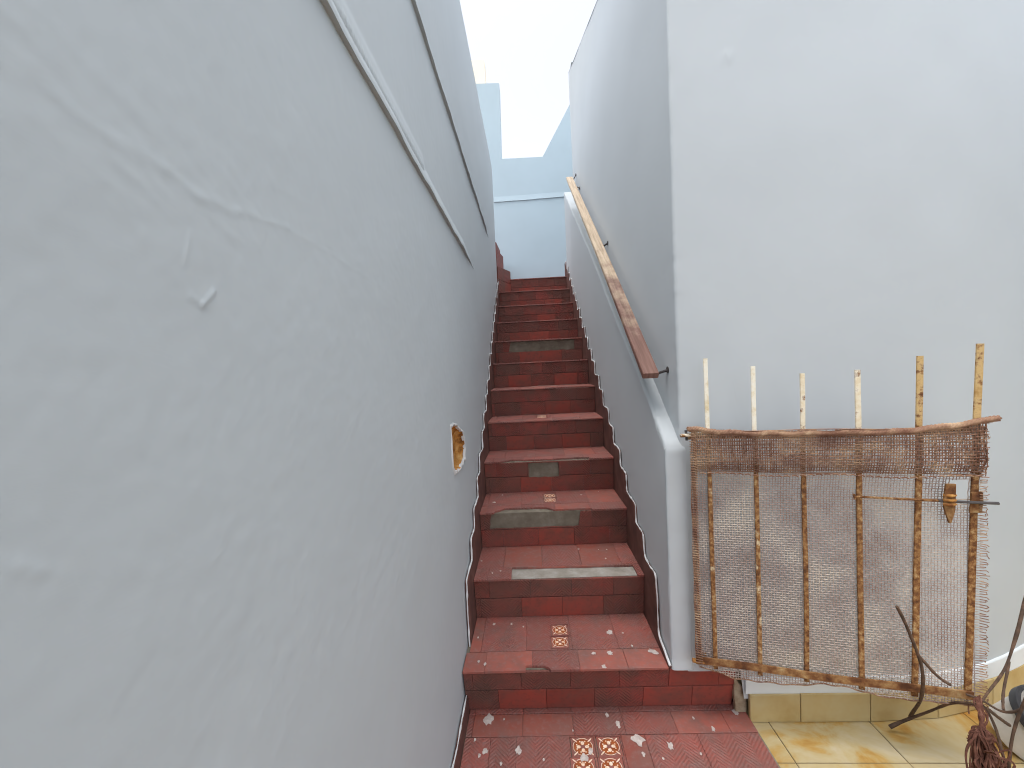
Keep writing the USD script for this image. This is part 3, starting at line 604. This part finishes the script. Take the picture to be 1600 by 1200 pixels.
# ------------------------------------------------------------------ back wall
bw = thing('back_wall', 'pale blue end wall with a notched top at the head of the stairs', 'wall')
V_ = [(-1.3, 1.9), (1.4, 1.9), (1.4, 5.62), (.603, 4.275), (.262, 3.70), (-.228, 3.71), (-.212, 4.585), (-.50, 4.60), (-1.3, 4.60)]
pg = Polygon(V_).buffer(-.012, join_style=2).buffer(.012, quad_segs=4)
m = trimesh.creation.extrude_polygon(pg, .16, engine='earcut'); m.vertices = np.c_[m.vertices[:, 0], m.vertices[:, 2] + yb, m.vertices[:, 1]]; m.fix_normals()
obj('wall_body', m, WALLB, bw)
lx = np.arange(-.34, .56, .02); z_ = 3.207 + (lx + .316) * .012 + .006 * (meshkit.fbm(np.c_[lx * 8, 0 * lx, 0 * lx], 3, 3) - .5)
P = np.stack([np.c_[lx, np.full_like(lx, yb - o), z_ + dz] for o, dz in ((-.004, 0), (.007, 0), (.008, .002), (.006, .006), (.001, .06), (-.006, .065))], 1)
m = grid_mesh(P)
if m.face_normals[:, 1].mean() > 0: m.invert()
obj('ledge', m, WALLB, bw, smooth=40)
cw = thing('neighbour_wall', 'cream sunlit wall end peeping over the left wall by the sky', 'wall')
obj('wall_body', bx(-2.6, -.425, 5.4, 5.6, 0, 5.37), CREAM, cw)

# ------------------------------------------------------------------ handrail
rail = thing('handrail', 'worn wooden handrail on iron brackets sloping up the right wall', 'handrail')
ra, rb_ = np.array([.428, 1.415, 1.172]), np.array([.434, 3.62, 2.905])
n = 40; ts = np.linspace(0, 1, n); Pc = ra + (rb_ - ra) * ts[:, None]; Pc[:, 0] += .003 * np.sin(ts * 5.0)
tdir = (rb_ - ra) / np.linalg.norm(rb_ - ra); sx = np.array([1.0, 0, 0]); nup = np.cross(sx, tdir)
hw_, hh, bv = .028, .0115, .0025
sec = [(-hw_ + bv, hh), (hw_ - bv, hh), (hw_, hh - bv), (hw_, -hh + bv), (hw_ - bv, -hh), (-hw_ + bv, -hh), (-hw_, -hh + bv), (-hw_, hh - bv)]
V = np.array([[p + sx * u + nup * v * 1.0 for u, v in sec] for p in Pc])
V += ((meshkit.fbm(V * 12, 3, 7) - .5) * .004)[..., None] * nup
m = grid_mesh(np.concatenate([V, V[:, :1]], 1))
caps = trimesh.Trimesh(np.vstack([V[0], V[-1]]), np.array([[0, i, i + 1] for i in range(1, 7)] + [[8, 8 + i + 1, 8 + i] for i in range(1, 7)]), process=False)
m = cat_([m, caps]); m.fix_normals()
obj('board', m, WOOD, rail, smooth=35)
for i, (yw, zw) in enumerate(((1.414, 1.19), (2.358, 1.929), (3.423, 2.724), (3.62, 2.93))):
    t_ = np.clip((yw - ra[1] + .02) / (rb_[1] - ra[1]), 0.01, .995); p0 = ra + (rb_ - ra) * t_ - nup * .016
    w_ = np.array([XU + .003, yw, zw])
    br = obj('bracket', bar(p0 - [.022, 0, 0] * np.array(1.0), p0 + [.020, 0, 0], .014, .005, tdir), IRON, rail)
    obj('arm', tube([p0 + [.010, 0, -.002], p0 + [.03, 0, 0.0], w_], .0048, 8), IRON, br, smooth=40)
    pl = trimesh.creation.cylinder(radius=.012, height=.005, sections=16); pl.apply_transform(trimesh.transformations.rotation_matrix(np.pi / 2, [0, 1, 0])); pl.apply_translation(w_ - [.002, 0, 0])
    obj('wall_plate', pl, IRON, br, smooth=40)

# ------------------------------------------------------------------ iron gate with a mesh screen tied over it
gate = thing('iron_gate', 'rusty cream iron bar gate covered by brown woven mesh, leaning at the wall', 'gate')
GA = np.array([.50, 1.285]); gang = math.radians(-10); gd = np.array([math.cos(gang), math.sin(gang)]); gn = np.array([gd[1], -gd[0]])  # gn points to the camera
def gp(s, z, o=0.0): return np.array([*(GA + gd * s + gn * o), z])
g3 = np.array([gd[0], gd[1], 0])
bars = [((.059, 1.224), (.066, .205), .0125, 0), ((.194, 1.193), (.198, .200), .0125, 0), ((.329, 1.165), (.329, .197), .0125, 0), ((.473, 1.169), (.474, .192), .014, 0), ((.627, 1.202), (.609, .190), .0155, 1), ((.765, 1.229), (.738, .205), .0165, 1)]
for (s1, z1), (s0, z0), w_, rusty in bars:
    n = 14; tz = np.linspace(0, 1, n); wig = .0022 * (meshkit.fbm(np.c_[tz * 5, np.full(n, s1 * 9), np.zeros(n)], 2, 3) - .5) * 2
    segs = [bar(gp(s0 + (s1 - s0) * a + wig[i], z0 + (z1 - z0) * a), gp(s0 + (s1 - s0) * b + wig[i + 1], z0 + (z1 - z0) * b), w_, .006, g3, .001) for i, (a, b) in enumerate(zip(tz[:-1], tz[1:]))]
    m = cat_(segs); obj('bar', m, (BAR_RUSTY if rusty else (BAR_CLEAN, BAR_MID)[int(s1 > .3)]), gate)
def rail_bar(s0, z0, s1, z1, w_, o, m_, name='rail'):
    n = 16; t_ = np.linspace(0, 1, n)
    return obj(name, cat_([bar(gp(s0 + (s1 - s0) * a, z0 + (z1 - z0) * a + .002 * math.sin(9 * a), o), gp(s0 + (s1 - s0) * b, z0 + (z1 - z0) * b + .002 * math.sin(9 * b), o), w_, .005, (0, 0, 1), .001) for a, b in zip(t_[:-1], t_[1:])]), m_, gate)
rail_bar(-.004, .972, .775, .985, .020, -.0075, RUST)
rail_bar(.004, .232, .745, .215, .024, .0075, RUST)
# hinge pin at the wall corner
obj('hinge', tube([gp(-.024, .979, .012), gp(.01, .979, .006), gp(.04, .979, -.004)], .0055, 10), BAR_CLEAN, gate, smooth=40)
obj('hinge', tube([gp(-.006, .995, .004), gp(-.004, .962, .004)], .0042, 8), IRON, gate, smooth=40)
obj('hinge', tube([gp(-.006, .228, .004), gp(.03, .226, .004)], .007, 8), RUST_GOLD, gate, smooth=40)
# bolt: thin rod with an end bar, a flattened rusty keeper and a plate on the last bar
obj('bolt_rod', cat_([tube([gp(.455, .792, .010), gp(.55, .789, .011), gp(.66, .786, .011)], .0035, 8), tube([gp(.455, .800, .010), gp(.457, .784, .010)], .003, 6)]), BAR_RUSTY, gate, smooth=40)
obj('bolt_rod', tube([gp(.66, .786, .012), gp(.735, .784, .013), gp(.797, .783, .014)], .0042, 8), IRON, gate, smooth=40)
kp = Polygon([(-.012, .052), (.010, .052), (.013, .0), (.016, -.028), (.006, -.062), (.001, -.064), (-.010, -.02), (-.014, .0)])
e_ = extrude(kp, .006); e_.vertices = np.array([gp(.684 + v[0], .786 + v[1], .012 + v[2] + .006 * math.sin(v[1] * 40)) for v in e_.vertices]); e_.fix_normals()
kee = obj('keeper', e_, RUST, gate)
obj('keeper_band', cat_([tube([gp(.670, .786 + d_, .014), gp(.684, .786 + d_, .022), gp(.698, .786 + d_, .014)], .0045, 8) for d_ in (.018, .004, -.008)]), RUST_GOLD, kee, smooth=50)
e_ = extrude(ragged([(-.014, -.03), (.014, -.03), (.014, .03), (-.012, .028)], 31, .004), .004); e_.vertices = np.array([gp(.752 + v[0], .784 + v[1], .005 + v[2]) for v in e_.vertices]); e_.fix_normals()
obj('strike_plate', e_, RUST, gate)
# mesh screen: warp and weft threads, each a real strand
O_M = .009
top_edge = lambda s: .990 + .010 * np.sin(s * 9 + .6) * 0 + np.interp(s, [0, .1, .2, .33, .47, .55, .65, .77, .80], [1.000, .990, .987, .987, .987, .986, .998, 1.016, 1.022]) - .990
def bot_edge(s): return np.interp(s, [0, .05, .12, .2, .30, .38, .45, .52, .60, .68, .77], [.198, .195, .174, .173, .174, .190, .187, .172, .170, .172, .178])
def sheet(s, z):
    q_ = np.stack([np.asarray(s) * 6, np.asarray(z) * 5, np.zeros_like(np.asarray(s, float))], -1)
    return -.0075 + .0165 * np.clip((np.asarray(z) - .77) / .12, 0, 1) ** 2 + .004 * (meshkit.fbm(q_, 3, 17) - .5) * np.clip((.25 - np.asarray(z)) / .06, 1, 2.5)
hs0, hs1, hz0, hz1 = .699, .741, .786, .842
pitch = .0078
def strand(S, Zv, rad, ph=0, off=0.0):
    o = sheet(S, Zv) + off + .0011 * np.where((np.arange(len(S)) + ph) % 2, 1, -1)
    P_ = np.c_[GA[0] + gd[0] * S + gn[0] * o, GA[1] + gd[1] * S + gn[1] * o, Zv]
    return tube(P_, rad, 4, False)
warp = []; weft = []
def with_hole(S, Zv):
    ins = (S > hs0) & (S < hs1) & (Zv > hz0) & (Zv < hz1)
    out, cur = [], []
    for i in range(len(S)):
        if ins[i]:
            if len(cur) > 2: out.append(cur)
            cur = []
        else: cur.append(i)
    if len(cur) > 2: out.append(cur)
    return out
nW = int(.745 / pitch)
for i in range(nW + 1):
    s = .018 + i * pitch + rng.uniform(-.0008, .0008); n = 62
    Zv = np.linspace(top_edge(s), bot_edge(s), n); S = np.full(n, s) + .0025 * (meshkit.fbm(np.c_[Zv * 7, np.full(n, s * 3), np.zeros(n)], 3, 4) - .5) + .004 * (meshkit.noise(np.c_[Zv * 2, np.full(n, s * 2), np.zeros(n)], 2) - .5) * (s - .02) * (.77 - s) * 4
    for seg in with_hole(S, Zv): warp.append(strand(S[seg], Zv[seg], .0013 + .0004 * rng.random(), i))
z = .128
j = 0
while z < 1.02:
    n = 64
    S = np.linspace(.012, .772 + rng.uniform(-.006, .012), n)
    Zv = np.full(n, z) + .0015 * (meshkit.fbm(np.c_[S * 9, np.full(n, z * 4), np.zeros(n)], 3, 6) - .5)
    # near the edges the weft follows the hem
    Zv = Zv + (np.clip((.30 - Zv) / .18, 0, 1)) * (bot_edge(S) - .128 - .03) * .9 * 0
    ok = (Zv <= top_edge(S)) & (Zv >= bot_edge(S)); idx = np.where(ok)[0]
    if len(idx) > 3:
        for run in np.split(idx, np.where(np.diff(idx) > 1)[0] + 1):
            if len(run) < 4: continue
            for seg in with_hole(S[run], Zv[run]): weft.append(strand(S[run][seg], Zv[run][seg], .0013 + .0004 * rng.random(), j))
    z += pitch * .98; j += 1
scr = obj('mesh_screen', cat_(warp + weft), THREAD, gate)
hem = []
for i in range(int(.74 / .0062)):                                    # doubled fold along the top
    s = .015 + i * .0064 + rng.uniform(-.001, .001); n = 14
    Zv = np.linspace(top_edge(s) - .004, .864 + .004 * math.sin(s * 20), n); hem.append(strand(np.full(n, s) + .002 * np.sin(Zv * 30 + s * 8), Zv, .0017, i, .0045))
for j in range(16):
    n = 50; S = np.linspace(.014, .768, n); hem.append(strand(S, .862 + j * .0088 + .002 * np.sin(S * 14 + j) + np.interp(S, [0, .6, .77], [0, 0, .016]) * j / 16, .0016, j, .0045))
for i in range(34):                                                 # stitched lower line of the fold, and the selvage on the left
    s = .03 + i * .0215; hem.append(tube([gp(s, .857 + .004 * math.sin(s * 20), .020), gp(s + .008, .860 + .004 * math.sin(s * 20), .0235), gp(s + .017, .855 + .004 * math.sin(s * 20), .020)], .0020, 5))
for i in range(5):
    n = 60; Zv = np.linspace(1.0, .222, n); hem.append(strand(.008 + i * .0034 + .0015 * np.sin(Zv * 40 + i), Zv, .0017, i, .003))
for i in range(95):
    zz_ = .23 + i * .0081; hem.append(tube([gp(.003, zz_, .011), gp(.013, zz_ + .002, .0165), gp(.024, zz_ - .003, .011)], .0016, 4))
obj('hem', cat_(hem), THREAD_D, scr)
ns = 90; S = np.linspace(-.002, .80, ns)
rolled = []
for ph in range(5):
    a = S * 150 + ph * 2 * np.pi / 5
    zc = np.interp(S, [-.002, .03, .1, .2, .33, .47, .55, .65, .76, .80], [1.000, .998, .988, .984, .983, .985, .984, .995, 1.012, 1.022])
    rolled.append(tube(np.c_[GA[0] + gd[0] * S + gn[0] * (.010 + .0055 * np.cos(a)), GA[1] + gd[1] * S + gn[1] * (.010 + .0055 * np.cos(a)), zc + .0052 * np.sin(a) + .002 * np.sin(S * 60)], .0046, 6, True, .25, ph))
obj('rolled_edge', cat_(rolled), THREAD_D, scr, smooth=60)
fr_ = []
for i in range(110):                                                # frayed right edge
    zz_ = .16 + i * .0078 + rng.uniform(-.002, .002); s0 = .768; l_ = rng.uniform(.003, .010)
    if zz_ > 1.0: break
    fr_.append(tube([gp(s0 - .01, zz_, .010), gp(s0 + l_ * .5, zz_ + rng.uniform(-.003, .003), .013), gp(s0 + l_, zz_ + rng.uniform(-.006, .004), .011 + rng.uniform(-.003, .004))], .0013, 4))
n = 70; Zv = np.linspace(1.01, .15, n)
fr_.append(strand(.772 + .004 * np.sin(Zv * 50) - .030 * np.clip((.98 - Zv) / .8, 0, 1), Zv, .0022))
sb_ = np.linspace(.02, .765, 80); fr_.append(tube(np.array([gp(s, float(bot_edge(s)) + .002 * math.sin(s * 90), float(sheet(s, bot_edge(s)))) for s in sb_]), .0022, 5))
obj('frayed_edge', cat_(fr_), THREAD_D, scr)

# ------------------------------------------------------------------ bent iron stand, rope and bucket in the corner
def wp(L, o=(1360, 940), s=4.617): return np.array([on(o[0] + a / s, o[1] + b / s, 1, y_) for a, b, y_ in L])
stand = thing('iron_plant_stand', 'bent rusty iron rod stand lying at the foot of the gate', 'plant stand')
def rod(L, r_, n=28, taper=None):
    r_ *= .66; taper = taper and (taper[0], [t * .7 for t in taper[1]])
    P_ = spline(wp(L), n); rad_ = np.full(n, r_) if taper is None else np.interp(np.linspace(0, 1, n), *taper)
    return obj('rod', tube(P_, rad_, 10, True, .12, int(L[0][0])), RUST_DARK, stand, smooth=50)
rod([(190, 35, 1.125), (240, 130, 1.125), (300, 270, 1.125), (350, 400, 1.125), (375, 500, 1.127), (378, 600, 1.135), (370, 680, 1.16), (340, 750, 1.215), (285, 832, 1.268)], .0062)
rod([(352, 395, 1.125), (420, 470, 1.122), (500, 550, 1.118), (575, 597, 1.115)], .0062)
rod([(140, 905, 1.275), (280, 845, 1.262), (430, 790, 1.225), (580, 735, 1.17), (650, 729, 1.145), (760, 742, 1.12), (840, 770, 1.11)], .0048, taper=([0, .1, .3, 1], [.0075, .007, .0048, .0048]))
rod([(690, 668, 1.13), (760, 692, 1.12), (820, 720, 1.11), (930, 785, 1.09), (1020, 797, 1.07), (1108, 760, 1.05), (1170, 690, 1.04)], .0048)
rod([(800, 740, 1.115), (850, 800, 1.11), (890, 880, 1.10), (930, 1000, 1.085), (975, 1200, 1.06), (995, 1330, 1.05)], .0050)
rod([(1150, 600, 1.03), (1108, 730, 1.04), (1060, 850, 1.05), (1020, 1000, 1.055), (1000, 1200, 1.055), (992, 1330, 1.05)], .0050)
rod([(1150, -120, 1.20), (1108, 20, 1.19), (1060, 220, 1.17), (1020, 350, 1.16), (985, 450, 1.15), (940, 535, 1.14), (860, 640, 1.125), (800, 730, 1.115)], .0062, taper=([0, .4, .55, 1], [.0062, .0062, .0045, .0042]))
rod([(1000, 430, 1.13), (985, 520, 1.12), (965, 620, 1.11), (960, 780, 1.085)], .0046)
rod([(860, 785, 1.12), (930, 840, 1.15), (1000, 890, 1.17)], .0068)
rope = thing('frayed_rope', 'knotted red brown frayed rope hanging from the bent iron stand', 'rope')
st_ = []
for i in range(16):
    a0, a1 = rng.uniform(760, 800), rng.uniform(770, 850)
    L = [(a0, 690 + rng.uniform(-15, 15), 1.112), (a0 + rng.uniform(-10, 25), 760, 1.098), (a1, 830 + rng.uniform(-20, 20), 1.088), (rng.uniform(780, 830), 900, 1.08), (rng.uniform(770, 840), 960, 1.072)]
    st_.append(tube(spline(wp(L), 20), .0017, 5, True, .3, i))
obj('cord', cat_(st_), ROPE, rope, smooth=60)
tas = []
for i in range(120):
    cx = rng.gauss(0, 26); dy = rng.gauss(0, .007); L = [(795 + cx * .25, 925 + rng.gauss(0, 12), 1.075), (803 + cx + rng.gauss(0, 10), 985 + rng.gauss(0, 14), 1.066 + dy), (812 + cx * 1.5 + rng.gauss(0, 12), 1070 + rng.gauss(0, 20), 1.062 + dy), (838 + cx * 1.9 + rng.gauss(0, 16), 1175 + rng.gauss(0, 40), 1.056 + dy), (850 + cx * 1.9 + rng.gauss(0, 22), 1260 + rng.gauss(0, 40), 1.054 + dy)]
    tas.append(tube(spline(wp(L), 16), .0016 + .0012 * rng.random(), 5, True, .35, i))
for i in range(3):
    a = np.linspace(0, 2 * np.pi, 18); c_ = wp([(800, 945 + 22 * i, 1.07)])[0]
    tas.append(tube(c_ + np.c_[.016 * np.cos(a), .014 * np.sin(a), .004 * np.sin(a + i)], .0036, 6, True, .3, i))
for i in range(40):
    L = [(790, 955, 1.07), (750 + rng.gauss(0, 18), 960 + rng.gauss(0, 14), 1.06), (722 + rng.gauss(0, 14), 975 + rng.gauss(0, 20), 1.06)]
    if i % 2: L = [(820, 980, 1.07), (865 + rng.gauss(0, 12), 985 + rng.gauss(0, 14), 1.06), (885 + rng.gauss(0, 10), 1005 + rng.gauss(0, 20), 1.06)]
    tas.append(tube(spline(wp(L), 10), .0016, 5, True, .4, i))
obj('tassel', cat_(tas), ROPE, rope, smooth=60)
# white bucket with a black rim, tipped against the wall
buck = thing('plastic_bucket', 'dusty white bucket with black rim tipped over behind the iron stand', 'bucket')
def lathe(prof, n=40):
    m = trimesh.creation.revolve(np.array(prof), sections=n); m.fix_normals(); return m
R_ = trimesh.transformations.rotation_matrix(math.radians(38), [1, .35, 0]) 
def place(m):
    m.apply_transform(R_); m.apply_translation((1.455, 1.235, .012)); return m
obj('pail', place(lathe([(0, 0), (.070, 0), (.074, .004), (.090, .125), (.087, .125), (.071, .008), (0, .008)])), PLASTIC, buck, smooth=40)
obj('rim', place(lathe([(.0905, .108), (.096, .108), (.097, .112), (.0975, .132), (.094, .136), (.086, .134), (.086, .126), (.0905, .126)])), BLACK, buck, smooth=40)
hp = np.array([(.097 * math.cos(a), .097 * math.sin(a) * .55, .122 + .07 * abs(math.sin(a))) for a in np.linspace(0, np.pi, 22)])
obj('handle', place(tube(hp, .0025, 6)), IRON, buck, smooth=40)
